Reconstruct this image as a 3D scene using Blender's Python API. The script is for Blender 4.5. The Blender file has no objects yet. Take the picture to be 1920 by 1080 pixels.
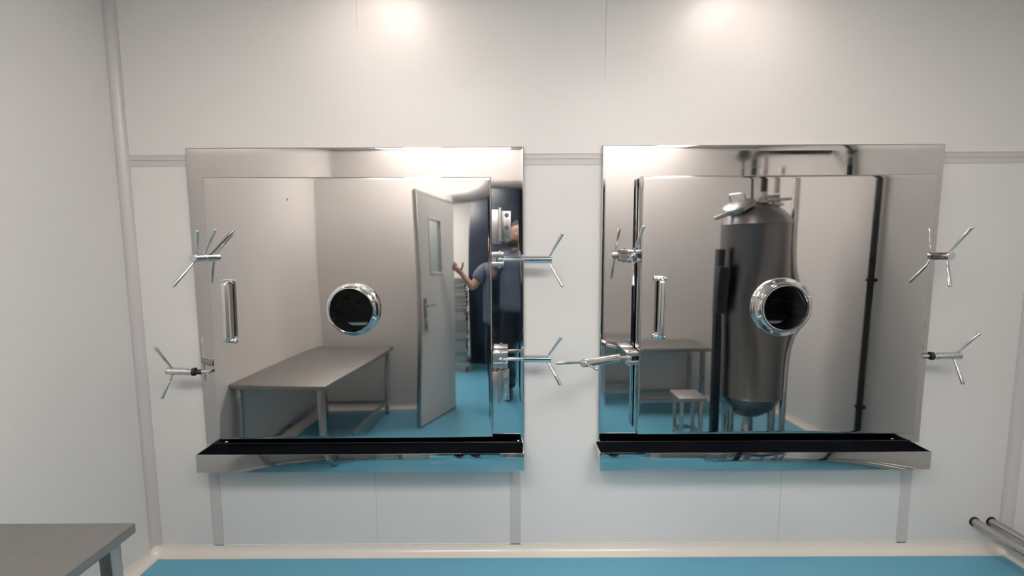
import bpy, bmesh, math, random
import numpy as np
from mathutils import Vector, Matrix

random.seed(7)
PI = math.pi
SC = bpy.context.scene
COL = SC.collection

# ------------------------------------------------------------------ camera, world, exposure
# the long wall is the plane y=0, the room lies at y<0, the floor is z=0
EYE = 1.455
cam_d = bpy.data.cameras.new('camera')
cam = bpy.data.objects.new('camera', cam_d)
COL.objects.link(cam)
cam_d.sensor_width = 36.0
cam_d.lens = 845.0 * 36.0 / 1920.0
cam_d.clip_start = 0.02
cam.matrix_world = (Matrix.Translation((0, -2.0, EYE))
                    @ Matrix.Rotation(math.radians(90 - 5.68), 4, 'X')
                    @ Matrix.Rotation(math.radians(-0.25), 4, 'Z'))
SC.camera = cam

world = bpy.data.worlds.new('world')
SC.world = world
world.use_nodes = True
world.node_tree.nodes['Background'].inputs[0].default_value = (0.8, 0.85, 0.9, 1)
world.node_tree.nodes['Background'].inputs[1].default_value = 0.05

SC.view_settings.view_transform = 'Standard'
SC.view_settings.look = 'None'
SC.view_settings.gamma = 1.0
SC.view_settings.use_curve_mapping = False
SC.view_settings.exposure = 0.0

PANEL_E = 16.0       # ceiling panel radiance
SPOT_E = 15.0       # small square lamps close to the long wall
HALL_E = 42.0        # corridor panel radiance

CEIL = 2.6
XL, XR = -1.69, 2.32
BACK = -2.35        # inner face of the wall behind the camera


# ------------------------------------------------------------------ materials
def mat(name, color, rough=0.5, metal=0.0, spec=0.5, coat=0.0):
    m = bpy.data.materials.new(name)
    m.use_nodes = True
    b = m.node_tree.nodes['Principled BSDF']
    b.inputs['Base Color'].default_value = (*color, 1)
    b.inputs['Roughness'].default_value = rough
    b.inputs['Metallic'].default_value = metal
    b.inputs['Specular IOR Level'].default_value = spec
    b.inputs['Coat Weight'].default_value = coat
    b.inputs['Coat Roughness'].default_value = 0.1
    return m


def noise_rough(m, lo, hi, scale=(1, 1, 1), nscale=3.0, bump=0.0, detail=3.0):
    nt = m.node_tree
    b = nt.nodes['Principled BSDF']
    tc = nt.nodes.new('ShaderNodeTexCoord')
    mp = nt.nodes.new('ShaderNodeMapping')
    mp.inputs['Scale'].default_value = scale
    n = nt.nodes.new('ShaderNodeTexNoise')
    n.inputs['Scale'].default_value = nscale
    n.inputs['Detail'].default_value = detail
    r = nt.nodes.new('ShaderNodeMapRange')
    r.inputs['From Min'].default_value = 0.3
    r.inputs['From Max'].default_value = 0.7
    r.inputs['To Min'].default_value = lo
    r.inputs['To Max'].default_value = hi
    nt.links.new(tc.outputs['Object'], mp.inputs['Vector'])
    nt.links.new(mp.outputs[0], n.inputs['Vector'])
    nt.links.new(n.outputs[0], r.inputs['Value'])
    nt.links.new(r.outputs[0], b.inputs['Roughness'])
    if bump:
        bp = nt.nodes.new('ShaderNodeBump')
        bp.inputs['Strength'].default_value = bump
        bp.inputs['Distance'].default_value = 0.001
        nt.links.new(n.outputs[0], bp.inputs['Height'])
        nt.links.new(bp.outputs[0], b.inputs['Normal'])
    return m


def noise_color(m, c1, c2, nscale=3.0, detail=4.0):
    nt = m.node_tree
    b = nt.nodes['Principled BSDF']
    tc = nt.nodes.new('ShaderNodeTexCoord')
    n = nt.nodes.new('ShaderNodeTexNoise')
    n.inputs['Scale'].default_value = nscale
    n.inputs['Detail'].default_value = detail
    mx = nt.nodes.new('ShaderNodeMix')
    mx.data_type = 'RGBA'
    mx.inputs[6].default_value = (*c1, 1)
    mx.inputs[7].default_value = (*c2, 1)
    nt.links.new(tc.outputs['Object'], n.inputs['Vector'])
    nt.links.new(n.outputs[0], mx.inputs[0])
    nt.links.new(mx.outputs[2], b.inputs['Base Color'])
    return m


def emit(name, color, strength):
    m = mat(name, (0.8, 0.8, 0.8), 0.5)
    b = m.node_tree.nodes['Principled BSDF']
    b.inputs['Emission Color'].default_value = (*color, 1)
    b.inputs['Emission Strength'].default_value = strength
    return m


M = {}
M['wall'] = noise_color(mat('wall_panel', (0.70, 0.67, 0.635), 0.34, spec=0.5), (0.685, 0.663, 0.638), (0.695, 0.673, 0.648), 1.4)
M['ceil'] = mat('ceiling_panel', (0.74, 0.72, 0.69), 0.5)
M['trim'] = noise_color(mat('white_plastic_trim', (0.56, 0.53, 0.525), 0.3), (0.555, 0.525, 0.52), (0.565, 0.535, 0.53), 4)
M['strip'] = noise_rough(mat('grey_joint_strip', (0.55, 0.52, 0.50), 0.35), 0.3, 0.4, nscale=4)
M['cove'] = noise_rough(mat('cream_cove', (0.70, 0.65, 0.59), 0.2), 0.16, 0.26, nscale=4)
M['floor'] = noise_rough(noise_color(mat('blue_epoxy', (0.11, 0.36, 0.51), 0.2), (0.10, 0.335, 0.475), (0.125, 0.38, 0.52), 1.3),
                         0.12, 0.24, nscale=2.0)
M['mirror'] = noise_rough(mat('mirror_steel', (0.615, 0.585, 0.57), 0.03, 1.0), 0.015, 0.045, (1, 1, 1), 2.0)
M['plate'] = noise_rough(mat('brushed_mirror_steel', (0.585, 0.555, 0.54), 0.08, 1.0), 0.02, 0.085, (0.8, 1, 9), 3.0, bump=0.03)
M['chrome'] = noise_rough(mat('chrome_steel', (0.72, 0.71, 0.70), 0.1, 1.0), 0.07, 0.14, nscale=9)
M['steel'] = noise_rough(mat('satin_steel', (0.50, 0.49, 0.48), 0.3, 1.0), 0.25, 0.36, nscale=6)
M['tank'] = noise_rough(mat('dull_tank_steel', (0.27, 0.27, 0.27), 0.33, 1.0), 0.28, 0.40, (1, 1, 6), 4)
M['tabletop'] = noise_rough(mat('table_steel', (0.39, 0.38, 0.37), 0.5, 1.0), 0.46, 0.56, (8, 1, 1), 5)
M['dark'] = noise_rough(mat('dark_steel', (0.035, 0.042, 0.045), 0.3, 0.8), 0.25, 0.4, nscale=7)
M['black'] = noise_rough(mat('black_rubber', (0.008, 0.009, 0.011), 0.5), 0.4, 0.6, nscale=12)
M['trough_in'] = noise_rough(mat('black_trough_inside', (0.006, 0.008, 0.012), 0.35), 0.3, 0.45, nscale=8)
M['chamber'] = noise_rough(mat('dark_chamber_steel', (0.03, 0.05, 0.06), 0.35, 0.6), 0.25, 0.4, nscale=5)
M['doorpaint'] = noise_rough(mat('pale_door_paint', (0.50, 0.50, 0.49), 0.35), 0.3, 0.4, nscale=5)
M['aluminium'] = noise_rough(mat('aluminium', (0.42, 0.42, 0.42), 0.35, 1.0), 0.3, 0.4, nscale=7)
M['navy'] = noise_color(mat('navy_and_unlit_dark', (0.006, 0.014, 0.028), 0.3), (0.005, 0.012, 0.025), (0.007, 0.016, 0.031), 3)
M['skin'] = noise_color(mat('skin', (0.55, 0.34, 0.25), 0.5), (0.50, 0.30, 0.22), (0.60, 0.39, 0.29), 14)
M['polo'] = noise_color(mat('polo_cloth', (0.14, 0.19, 0.26), 0.85), (0.12, 0.165, 0.23), (0.16, 0.21, 0.29), 40)
M['trousers'] = noise_color(mat('trouser_cloth', (0.012, 0.017, 0.03), 0.8), (0.010, 0.014, 0.025), (0.015, 0.02, 0.035), 40)
M['hair'] = noise_color(mat('hair', (0.01, 0.008, 0.008), 0.6), (0.008, 0.007, 0.007), (0.02, 0.016, 0.014), 60)
M['white'] = noise_rough(mat('white_plastic_and_glint', (0.75, 0.75, 0.73), 0.35), 0.3, 0.4, nscale=9)
M['near_black'] = noise_rough(mat('near_black', (0.03, 0.03, 0.035), 0.5), 0.45, 0.55, nscale=9)
M['panel_light'] = emit('panel_light', (1.0, 0.945, 0.905), PANEL_E)
M['spot_light'] = emit('spot_light', (1.0, 0.85, 0.78), SPOT_E)
M['hall_light'] = emit('hall_light', (1.0, 0.97, 0.93), HALL_E)

g = bpy.data.materials.new('viewport_glass')
g.use_nodes = True
gb = g.node_tree.nodes['Principled BSDF']
gb.inputs['Base Color'].default_value = (0.75, 0.88, 0.92, 1)
gb.inputs['Roughness'].default_value = 0.02
gb.inputs['Transmission Weight'].default_value = 1.0
gb.inputs['IOR'].default_value = 1.22
M['glass'] = g


# ------------------------------------------------------------------ mesh helpers
def link(name, me, material, parent=None, smooth=30):
    o = bpy.data.objects.new(name, me)
    COL.objects.link(o)
    if material is not None:
        for mm in (material if isinstance(material, (list, tuple)) else [material]):
            me.materials.append(mm)
    if smooth:
        me.polygons.foreach_set('use_smooth', [True] * len(me.polygons))
        me.set_sharp_from_angle(angle=math.radians(smooth))
    if parent is not None:
        o.parent = parent
        o.matrix_parent_inverse = Matrix.Identity(4)
        o.matrix_basis = Matrix.Identity(4)
        # all meshes are written in world metres: undo the parents' own placement
        pw = Matrix.Identity(4)
        q = parent
        while q is not None:
            pw = q.matrix_basis @ pw
            q = q.parent
        me.transform(pw.inverted())
    return o


def finish(bm, name, material, parent=None, smooth=30):
    bmesh.ops.recalc_face_normals(bm, faces=bm.faces)
    me = bpy.data.meshes.new(name)
    bm.to_mesh(me)
    bm.free()
    return link(name, me, material, parent, smooth)


def empty(name, loc, label=None, cat=None, group=None):
    o = bpy.data.objects.new(name, None)
    COL.objects.link(o)
    o.location = loc
    o.empty_display_size = 0.05
    if label:
        tag(o, label, cat, group)
    return o


def tag(o, label, cat, group=None):
    o['label'] = label
    o['category'] = cat
    if group:
        o['group'] = group
    return o


def struct(o):
    o['kind'] = 'structure'
    return o


def bx(bm, x0, x1, y0, y1, z0, z1, bev=0.0, mi=0):
    r = bmesh.ops.create_cube(bm, size=1.0)
    vs = r['verts']
    for v in vs:
        v.co = Vector(((x0 + x1) / 2 + v.co.x * (x1 - x0), (y0 + y1) / 2 + v.co.y * (y1 - y0), (z0 + z1) / 2 + v.co.z * (z1 - z0)))
    fs = set(f for v in vs for f in v.link_faces)
    for f in fs:
        f.material_index = mi
    if bev:
        es = list(set(e for v in vs for e in v.link_edges))
        r = bmesh.ops.bevel(bm, geom=es, offset=bev, segments=2, profile=0.5, affect='EDGES')
        for f in r['faces']:
            f.material_index = mi


def frame_of(d):
    d = d.normalized()
    a = Vector((0, 0, 1)) if abs(d.z) < 0.9 else Vector((1, 0, 0))
    u = d.cross(a).normalized()
    return d, u, d.cross(u).normalized()


def rings(bm, circles, seg=20, cap=True, mi=0):
    """circles: list of (centre, u, v, radius) joined into one skin"""
    loops = []
    for c, u, v, r in circles:
        loops.append([bm.verts.new(c + u * (r * math.cos(2 * PI * k / seg)) + v * (r * math.sin(2 * PI * k / seg))) for k in range(seg)])
    for a, b in zip(loops, loops[1:]):
        for k in range(seg):
            f = bm.faces.new((a[k], a[(k + 1) % seg], b[(k + 1) % seg], b[k]))
            f.material_index = mi
    if cap:
        f = bm.faces.new(loops[0][::-1]); f.material_index = mi
        f = bm.faces.new(loops[-1]); f.material_index = mi


def rod(bm, p, q, r0, r1=None, seg=18, rnd=0.0, mi=0):
    """cylinder or taper from p to q; rnd rounds both ends by that length"""
    p, q = Vector(p), Vector(q)
    r1 = r0 if r1 is None else r1
    d, u, v = frame_of(q - p)
    L = (q - p).length
    cs = []
    if rnd:
        for k in range(1, 5):
            a = PI / 2 * k / 4
            cs.append((p + d * (rnd * (1 - math.sin(a))), u, v, r0 - rnd * (1 - 1e-3) + rnd * math.sin(a) if False else r0 * 1.0 - min(rnd, r0 * 0.98) * (1 - math.sin(a))))
        for k in range(0, 4):
            a = PI / 2 * k / 4
            cs.append((q - d * (rnd * (1 - math.sin(a))), u, v, r1 - min(rnd, r1 * 0.98) * (1 - math.cos(a))))
        cs.append((q, u, v, r1 - min(rnd, r1 * 0.98)))
        # mirror the start so that it closes like the end
        st = []
        for k in range(0, 5):
            a = PI / 2 * k / 4
            st.append((p + d * (rnd * (1 - math.cos(a))), u, v, r0 - min(rnd, r0 * 0.98) * (1 - math.sin(a))))
        cs = st + cs[4:]
    else:
        cs = [(p, u, v, r0), (q, u, v, r1)]
    rings(bm, cs, seg, mi=mi)


def turned(bm, p, axis, prof, seg=32, mi=0, cap=True):
    """solid of revolution: prof = [(distance along axis, radius)]"""
    d, u, v = frame_of(Vector(axis))
    p = Vector(p)
    rings(bm, [(p + d * t, u, v, max(r, 1e-4)) for t, r in prof], seg, cap=cap, mi=mi)


def torus_like(bm, p, axis, prof, seg=48, mi=0):
    """closed ring: prof is a closed loop of (distance along axis, radius)"""
    d, u, v = frame_of(Vector(axis))
    p = Vector(p)
    loops = []
    for t, r in prof:
        loops.append([bm.verts.new(p + d * t + u * (r * math.cos(2 * PI * k / seg)) + v * (r * math.sin(2 * PI * k / seg))) for k in range(seg)])
    n = len(loops)
    for i in range(n):
        a, b = loops[i], loops[(i + 1) % n]
        for k in range(seg):
            f = bm.faces.new((a[k], a[(k + 1) % seg], b[(k + 1) % seg], b[k]))
            f.material_index = mi


def tube(bm, pts, r, seg=14, mi=0):
    pts = [Vector(p) for p in pts]
    cs = []
    up = None
    for i, p in enumerate(pts):
        t = (pts[min(i + 1, len(pts) - 1)] - pts[max(i - 1, 0)]).normalized()
        if up is None:
            _, u, v = frame_of(t)
        else:
            u = (up - t * up.dot(t)).normalized()
            v = t.cross(u).normalized()
        up = u
        rr = r[i] if isinstance(r, (list, tuple)) else r
        cs.append((p, u, v, rr))
    rings(bm, cs, seg, mi=mi)


def bend(pts, rad, n=6):
    """polyline with rounded corners"""
    pts = [Vector(p) for p in pts]
    out = [pts[0]]
    for i in range(1, len(pts) - 1):
        a, b, c = pts[i - 1], pts[i], pts[i + 1]
        d1, d2 = (a - b).normalized(), (c - b).normalized()
        s, e = b + d1 * rad, b + d2 * rad
        for k in range(n + 1):
            t = k / n
            out.append(s.lerp(b, t).lerp(b.lerp(e, t), t))
    out.append(pts[-1])
    return out


def prism_profile(bm, prof, ax, a0, a1, mi=0):
    """extrude a closed 2D profile: ax='x' -> prof is (y,z); 'z' -> (x,y); 'y' -> (x,z)"""
    def P(p, a):
        return {'x': (a, p[0], p[1]), 'z': (p[0], p[1], a), 'y': (p[0], a, p[1])}[ax]
    A = [bm.verts.new(P(p, a0)) for p in prof]
    B = [bm.verts.new(P(p, a1)) for p in prof]
    n = len(prof)
    for i in range(n):
        f = bm.faces.new((A[i], A[(i + 1) % n], B[(i + 1) % n], B[i])); f.material_index = mi
    f = bm.faces.new(A[::-1]); f.material_index = mi
    f = bm.faces.new(B); f.material_index = mi


def edge_lines(a, b, n, r):
    """grid lines from a to b with a few close ones at both ends for a rolled edge"""
    e = [0, 0.15 * r, 0.4 * r, 0.7 * r, r]
    mid = list(np.linspace(a + r, b - r, n + 1)[1:-1])
    return [a + t for t in e] + mid + [b - t for t in reversed(e)]


def slab(name, x0, x1, z0, z1, yf, yb, nx, nz, bulge, keep, material, parent, r=0.004, extra_x=(), extra_z=()):
    """metal sheet box facing -y whose front skin is bulge(x,z) metres out of flat; keep(x,z) drops cells for openings"""
    xs = sorted(set(edge_lines(x0, x1, nx, r)) | set(extra_x))
    zs = sorted(set(edge_lines(z0, z1, nz, r)) | set(extra_z))
    bm = bmesh.new()
    F, B = {}, {}

    def recess(x, z):
        d = min(x - x0, x1 - x, z - z0, z1 - z)
        return 0.0 if d >= r else r - math.sqrt(max(0.0, r * r - (r - d) ** 2))
    def fv(i, j):
        if (i, j) not in F:
            x, z = xs[i], zs[j]
            F[i, j] = bm.verts.new((x, yf - bulge(x, z) + recess(x, z), z))
        return F[i, j]
    def bv(i, j):
        if (i, j) not in B:
            B[i, j] = bm.verts.new((xs[i], yb, zs[j]))
        return B[i, j]
    K = {}
    for i in range(len(xs) - 1):
        for j in range(len(zs) - 1):
            K[i, j] = keep((xs[i] + xs[i + 1]) / 2, (zs[j] + zs[j + 1]) / 2)
    for (i, j), k in K.items():
        if not k:
            continue
        bm.faces.new((fv(i, j), fv(i + 1, j), fv(i + 1, j + 1), fv(i, j + 1)))
        bm.faces.new((bv(i, j), bv(i, j + 1), bv(i + 1, j + 1), bv(i + 1, j)))
        for (di, dj, p, q) in ((-1, 0, (i, j), (i, j + 1)), (1, 0, (i + 1, j), (i + 1, j + 1)), (0, -1, (i, j), (i + 1, j)), (0, 1, (i, j + 1), (i + 1, j + 1))):
            if not K.get((i + di, j + dj), False):
                bm.faces.new((fv(*p), fv(*q), bv(*q), bv(*p)))
    return finish(bm, name, material, parent, smooth=40)


def fit_bulge(x0, x1, z0, z1, samples, deg=4, reg=2e-3):
    """smooth out-of-flat shape of a steel skin from measured slopes: samples = (x, z, ds/dx, ds/dz)"""
    T = [(a, b) for a in range(deg + 1) for b in range(deg + 1) if 0 < a + b <= deg]
    cx, cz, hx, hz = (x0 + x1) / 2, (z0 + z1) / 2, (x1 - x0) / 2, (z1 - z0) / 2
    A, y = [], []
    for x, z, sx, sz in samples:
        u, v = (x - cx) / hx, (z - cz) / hz
        A.append([a * u ** max(a - 1, 0) * v ** b / hx if a else 0.0 for a, b in T]); y.append(sx)
        A.append([b * u ** a * v ** max(b - 1, 0) / hz if b else 0.0 for a, b in T]); y.append(sz)
    A, y = np.array(A), np.array(y)
    W = np.diag([(a + b) ** 2 for a, b in T]).astype(float)
    c = np.linalg.solve(A.T @ A + reg * len(samples) * W, A.T @ y)

    def f(x, z):
        u, v = (x - cx) / hx, (z - cz) / hz
        return float(sum(k * u ** a * v ** b for k, (a, b) in zip(c, T)))
    return f


# ------------------------------------------------------------------ the setting
OPEN = [(-1.25, -0.14, 0.64, 1.70), (0.60, 1.73, 0.66, 1.70)]     # chamber mouths through the long wall
bm = bmesh.new()
bx(bm, XL - 0.1, XR + 0.1, 0, 0.1, 0, 0.64)
bx(bm, XL - 0.1, XR + 0.1, 0, 0.1, 1.70, CEIL)
bx(bm, XL - 0.1, OPEN[0][0], 0, 0.1, 0.64, 1.70)
bx(bm, OPEN[0][1], OPEN[1][0], 0, 0.1, 0.64, 1.70)
bx(bm, OPEN[1][1], XR + 0.1, 0, 0.1, 0.64, 1.70)
bx(bm, OPEN[1][0], OPEN[1][1], 0, 0.1, 0.64, 0.66)
struct(finish(bm, 'wall_front', M['wall']))

bm = bmesh.new(); bx(bm, XL - 0.1, XL, -5.6, 0, 0, CEIL)
struct(finish(bm, 'wall_left', M['wall']))
bm = bmesh.new(); bx(bm, XR, XR + 0.1, BACK - 0.1, 0, 0, CEIL)
struct(finish(bm, 'wall_right', M['wall']))
DX0, DX1, DH = -0.44, 0.62, 1.99
bm = bmesh.new()
bx(bm, XL, DX0, BACK - 0.1, BACK, 0, CEIL)
bx(bm, DX1, XR, BACK - 0.1, BACK, 0, CEIL)
bx(bm, DX0, DX1, BACK - 0.1, BACK, DH, CEIL)
struct(finish(bm, 'wall_back', M['wall']))
bm = bmesh.new(); bx(bm, XL - 0.1, XR + 0.1, -5.6, 0.1, -0.1, 0)
struct(finish(bm, 'floor', M['floor']))
bm = bmesh.new(); bx(bm, XL - 0.1, XR + 0.1, -5.6, 0.1, CEIL, CEIL + 0.1)
struct(finish(bm, 'ceiling', M['ceil']))
bm = bmesh.new(); bx(bm, XL, 1.4, -5.6, -5.5, 0, CEIL)
struct(finish(bm, 'wall_corridor_end', M['wall']))
bm = bmesh.new(); bx(bm, 1.3, 1.4, -5.5, BACK - 0.1, 0, CEIL)
struct(finish(bm, 'wall_corridor_side', M['wall']))


def cove_prof(r, n=8):
    """concave quarter in the corner of two planes, local (a,b) both pointing into the room"""
    p = [(0, 0), (r, 0)]
    for k in range(1, n):
        t = PI / 2 * k / n
        p.append((r - r * math.sin(t), r - r * math.cos(t)))
    p.append((0, r))
    return p


CR = 0.04
bm = bmesh.new()
prism_profile(bm, [(XL + a * 1.0, -b) for a, b in cove_prof(0.032)], 'z', 0.03, CEIL)
bx(bm, XL + 0.0285, XL + 0.0345, -0.0025, 0.0, 0.03, CEIL)
bx(bm, XL, XL + 0.0025, -0.0345, -0.0285, 0.03, CEIL)
struct(finish(bm, 'trim_1', M['trim']))
bm = bmesh.new()
prism_profile(bm, [(XR - a, -b) for a, b in cove_prof(0.032)], 'z', 0.03, CEIL)
bx(bm, XR - 0.0345, XR - 0.0285, -0.0025, 0.0, 0.03, CEIL)
struct(finish(bm, 'trim_2', M['trim']))
# the aluminium-and-plastic strip along the long wall, between the two rows of panels
bm = bmesh.new()
bx(bm, XL + 0.035, XR - 0.035, -0.003, 0, 1.793, 1.841)
bx(bm, XL + 0.035, XR - 0.035, -0.006, -0.003, 1.818, 1.823)
bx(bm, XL + 0.035, XR - 0.035, -0.005, -0.003, 1.838, 1.841)
struct(finish(bm, 'trim_3', M['strip']))
for k, x in enumerate((-1.388, 0.011, 1.831)):
    bm = bmesh.new()
    bx(bm, x - 0.023, x + 0.023, -0.003, 0, 0.04, 1.793)
    bx(bm, x + 0.0215, x + 0.0235, -0.004, 0, 0.04, 1.793)
    bx(bm, x - 0.0235, x - 0.0215, -0.004, 0, 0.04, 1.793)
    struct(finish(bm, 'trim_%d' % (4 + k), M['strip']))
for k, (x, z0, z1) in enumerate(((0.401, 2.15, CEIL), (-0.648, 2.36, CEIL), (-0.640, 0.045, 0.45), (1.25, 0.045, 0.45))):
    bm = bmesh.new()
    bx(bm, x - 0.0012, x + 0.0012, -0.0015, 0, z0, z1)
    struct(finish(bm, 'trim_%d' % (7 + k), M['trim']))


def base_prof(r):
    p = [(0, 0), (r * 1.05, 0), (r * 1.05, 0.004)]
    for k in range(1, 9):
        t = PI / 2 * k / 9
        p.append((r - (r - 0.003) * math.sin(t), 0.006 + r - r * math.cos(t)))
    p += [(0.003, r), (0.003, r + 0.004), (0, r + 0.005)]
    return p


for nm, ax, pr, a0, a1 in (('baseboard_front', 'x', [(-a, b) for a, b in base_prof(CR)], XL, XR),
                           ('baseboard_left', 'y', [(XL + a, b) for a, b in base_prof(CR)], BACK, 0),
                           ('baseboard_right', 'y', [(XR - a, b) for a, b in base_prof(CR)], BACK, 0),
                           ('baseboard_back', 'x', [(BACK + a, b) for a, b in base_prof(CR)], DX1 + 0.05, XR)):
    bm = bmesh.new()
    prism_profile(bm, pr, ax, a0, a1)
    if nm == 'baseboard_front':
        # moulded inner corner piece
        turned(bm, (XL + 0.012, -0.012, 0), (0, 0, 1), [(0, 0.041), (0.01, 0.039), (0.022, 0.033), (0.033, 0.024), (0.042, 0.013), (0.045, 0.002)], 24)
        turned(bm, (XR - 0.012, -0.012, 0), (0, 0, 1), [(0, 0.041), (0.01, 0.039), (0.022, 0.033), (0.033, 0.024), (0.042, 0.013), (0.045, 0.002)], 24)
    struct(finish(bm, nm, M['cove']))
bm = bmesh.new()
prism_profile(bm, [(BACK + a, b) for a, b in base_prof(CR)], 'x', XL, DX0 - 0.05)
struct(finish(bm, 'baseboard_back_left', M['cove']))

# door lining of the doorway behind the camera
bm = bmesh.new()
bx(bm, DX0 - 0.05, DX0 + 0.012, BACK - 0.11, BACK + 0.012, 0, DH + 0.05, 0.003)
bx(bm, DX1 - 0.012, DX1 + 0.05, BACK - 0.11, BACK + 0.012, 0, DH + 0.05, 0.003)
bx(bm, DX0 + 0.012, DX1 - 0.012, BACK - 0.11, BACK + 0.012, DH - 0.012, DH + 0.05, 0.003)
struct(finish(bm, 'door_frame', M['aluminium']))


# ------------------------------------------------------------------ lamps
def ceiling_light(x, y, w, d, m, label, group=None, cat='ceiling light'):
    e = empty('ceiling_light', (x, y, CEIL), label, cat, group)
    bm = bmesh.new()
    t = 0.018
    for a in ((x - w / 2, x + w / 2, y - d / 2, y - d / 2 + t), (x - w / 2, x + w / 2, y + d / 2 - t, y + d / 2),
              (x - w / 2, x - w / 2 + t, y - d / 2 + t, y + d / 2 - t), (x + w / 2 - t, x + w / 2, y - d / 2 + t, y + d / 2 - t)):
        bx(bm, a[0], a[1], a[2], a[3], CEIL - 0.022, CEIL, 0.002)
    finish(bm, 'light_frame', M['aluminium'], e)
    bm = bmesh.new()
    bx(bm, x - w / 2 + t, x + w / 2 - t, y - d / 2 + t, y + d / 2 - t, CEIL - 0.014, CEIL)
    finish(bm, 'diffuser', m, e)
    return e


ceiling_light(-0.60, -2.0, 1.2, 0.6, M['panel_light'], 'large white ceiling panel over the table side of the room', 'large ceiling panels')
ceiling_light(0.98, -2.0, 1.2, 0.6, M['panel_light'], 'large white ceiling panel over the tank side of the room', 'large ceiling panels')
ceiling_light(-0.53, -0.37, 0.25, 0.36, M['spot_light'], 'small warm ceiling lamp close to the wall above the left chamber', 'small wall-side lamps')
ceiling_light(0.98, -0.37, 0.25, 0.36, M['spot_light'], 'small warm ceiling lamp close to the wall above the right chamber', 'small wall-side lamps')
ceiling_light(-0.8, -4.0, 0.6, 1.2, M['hall_light'], 'long ceiling panel in the corridor beyond the doorway')


# ------------------------------------------------------------------ the two chambers
def build_clamp(parent, fork, rod_from, b0, b1, arms, r_barrel=0.0165, r_rod=0.0075, black_nut=False, fork_side=None):
    rod_from, b0, b1 = Vector(rod_from), Vector(b0), Vector(b1)
    d = (b1 - b0).normalized()
    bm = bmesh.new()
    if fork:
        x0, x1, y0, y1, z0, z1 = fork
        zc = (z0 + z1) / 2
        bx(bm, x0, x1, y0, y1, zc + 0.0095, z1, 0.0025, 1)
        bx(bm, x0, x1, y0, y1, z0, zc - 0.0095, 0.0025, 1)
        if fork_side == 'left':
            bx(bm, x0 + 0.001, x0 + (x1 - x0) * 0.4, y0 + 0.001, y1, zc - 0.0095, zc + 0.0095, 0.0, 1)
        else:
            bx(bm, x0 + (x1 - x0) * 0.6, x1 - 0.001, y0 + 0.001, y1, zc - 0.0095, zc + 0.0095, 0.0, 1)
        rod(bm, (rod_from.x, rod_from.y, z0 - 0.006), (rod_from.x, rod_from.y, z1 + 0.006), 0.006, rnd=0.002)
    elif black_nut:
        q = rod_from
        sx = 1 if b1.x < q.x else -1
        bx(bm, min(q.x, q.x + sx * 0.012), max(q.x, q.x + sx * 0.012), q.y - 0.008, -0.028, q.z - 0.007, q.z + 0.007, 0.002)
    else:
        bx(bm, rod_from.x - 0.016, rod_from.x + 0.016, -0.05, -0.028, rod_from.z - 0.018, rod_from.z + 0.018, 0.0025)
    rod(bm, rod_from, b0 + d * 0.004, r_rod)
    if not black_nut:
        turned(bm, rod_from - d * 0.012, d, [(0, 0.004), (0.004, 0.010), (0.012, 0.0125), (0.020, 0.010), (0.024, 0.0075)], 16)
    c = finish(bm, 'clamp', [M['chrome'], M['steel']], parent)
    bm = bmesh.new()
    L = (b1 - b0).length
    turned(bm, b0, d, [(0, r_barrel * 0.8), (0.002, r_barrel), (0.012, r_barrel), (0.013, r_barrel * 0.93), (0.015, r_barrel * 0.93), (0.016, r_barrel),
                       (L - 0.003, r_barrel), (L - 0.0005, r_barrel * 0.9), (L, r_barrel * 0.72), (L, r_barrel * 0.3)], 28)
    finish(bm, 'clamp_barrel', M['chrome'], c)
    if black_nut:
        bm = bmesh.new()
        turned(bm, b0 - d * 0.012, d, [(0, 0.014), (0.001, 0.0185), (0.011, 0.0185), (0.012, 0.014)], 6)
        turned(bm, b0 - d * 0.034, d, [(0, 0.011), (0.022, 0.011)], 16)
        n = finish(bm, 'lock_nut', M['black'], c)
        n['label'] = 'black lock nut'
    for s, t in arms:
        bm = bmesh.new()
        s, t = Vector(s), Vector(t)
        dd = (t - s)
        rod(bm, s, s + dd * 0.3, 0.0042, 0.0048, 14)
        rod(bm, s + dd * 0.28, t, 0.0050, 0.0068, 16, rnd=0.005)
        finish(bm, 'clamp_arm', M['chrome'], c)
    return c


def hinge(parent, x_door, x_plate0, x_plate1, z0, z1, yd, bolts, fold):
    bm = bmesh.new()
    bx(bm, x_door, x_plate0 + 0.002, yd - 0.004, -0.03, z0 + (0 if fold else 0.0), z1, 0.003)
    bx(bm, x_plate0, x_plate1, -0.042, -0.026, z0 + 0.012, z1 - 0.004, 0.002)
    rod(bm, (x_plate0 - 0.004, yd + 0.002, z0 + 0.01), (x_plate0 - 0.004, yd + 0.002, z1 + 0.008), 0.009, rnd=0.003)
    h = finish(bm, 'hinge', M['steel'], parent)
    for z in bolts:
        bm = bmesh.new()
        xm = (x_plate0 + x_plate1) / 2 + 0.003
        turned(bm, (xm, -0.041, z), (0, -1, 0), [(0, 0.0095), (0.003, 0.0095), (0.003, 0.0068), (0.007, 0.0066), (0.0085, 0.0055), (0.0085, 0.0035), (0.005, 0.003)], 18)
        finish(bm, 'hinge_bolt', M['chrome'], h)
    return h


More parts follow.
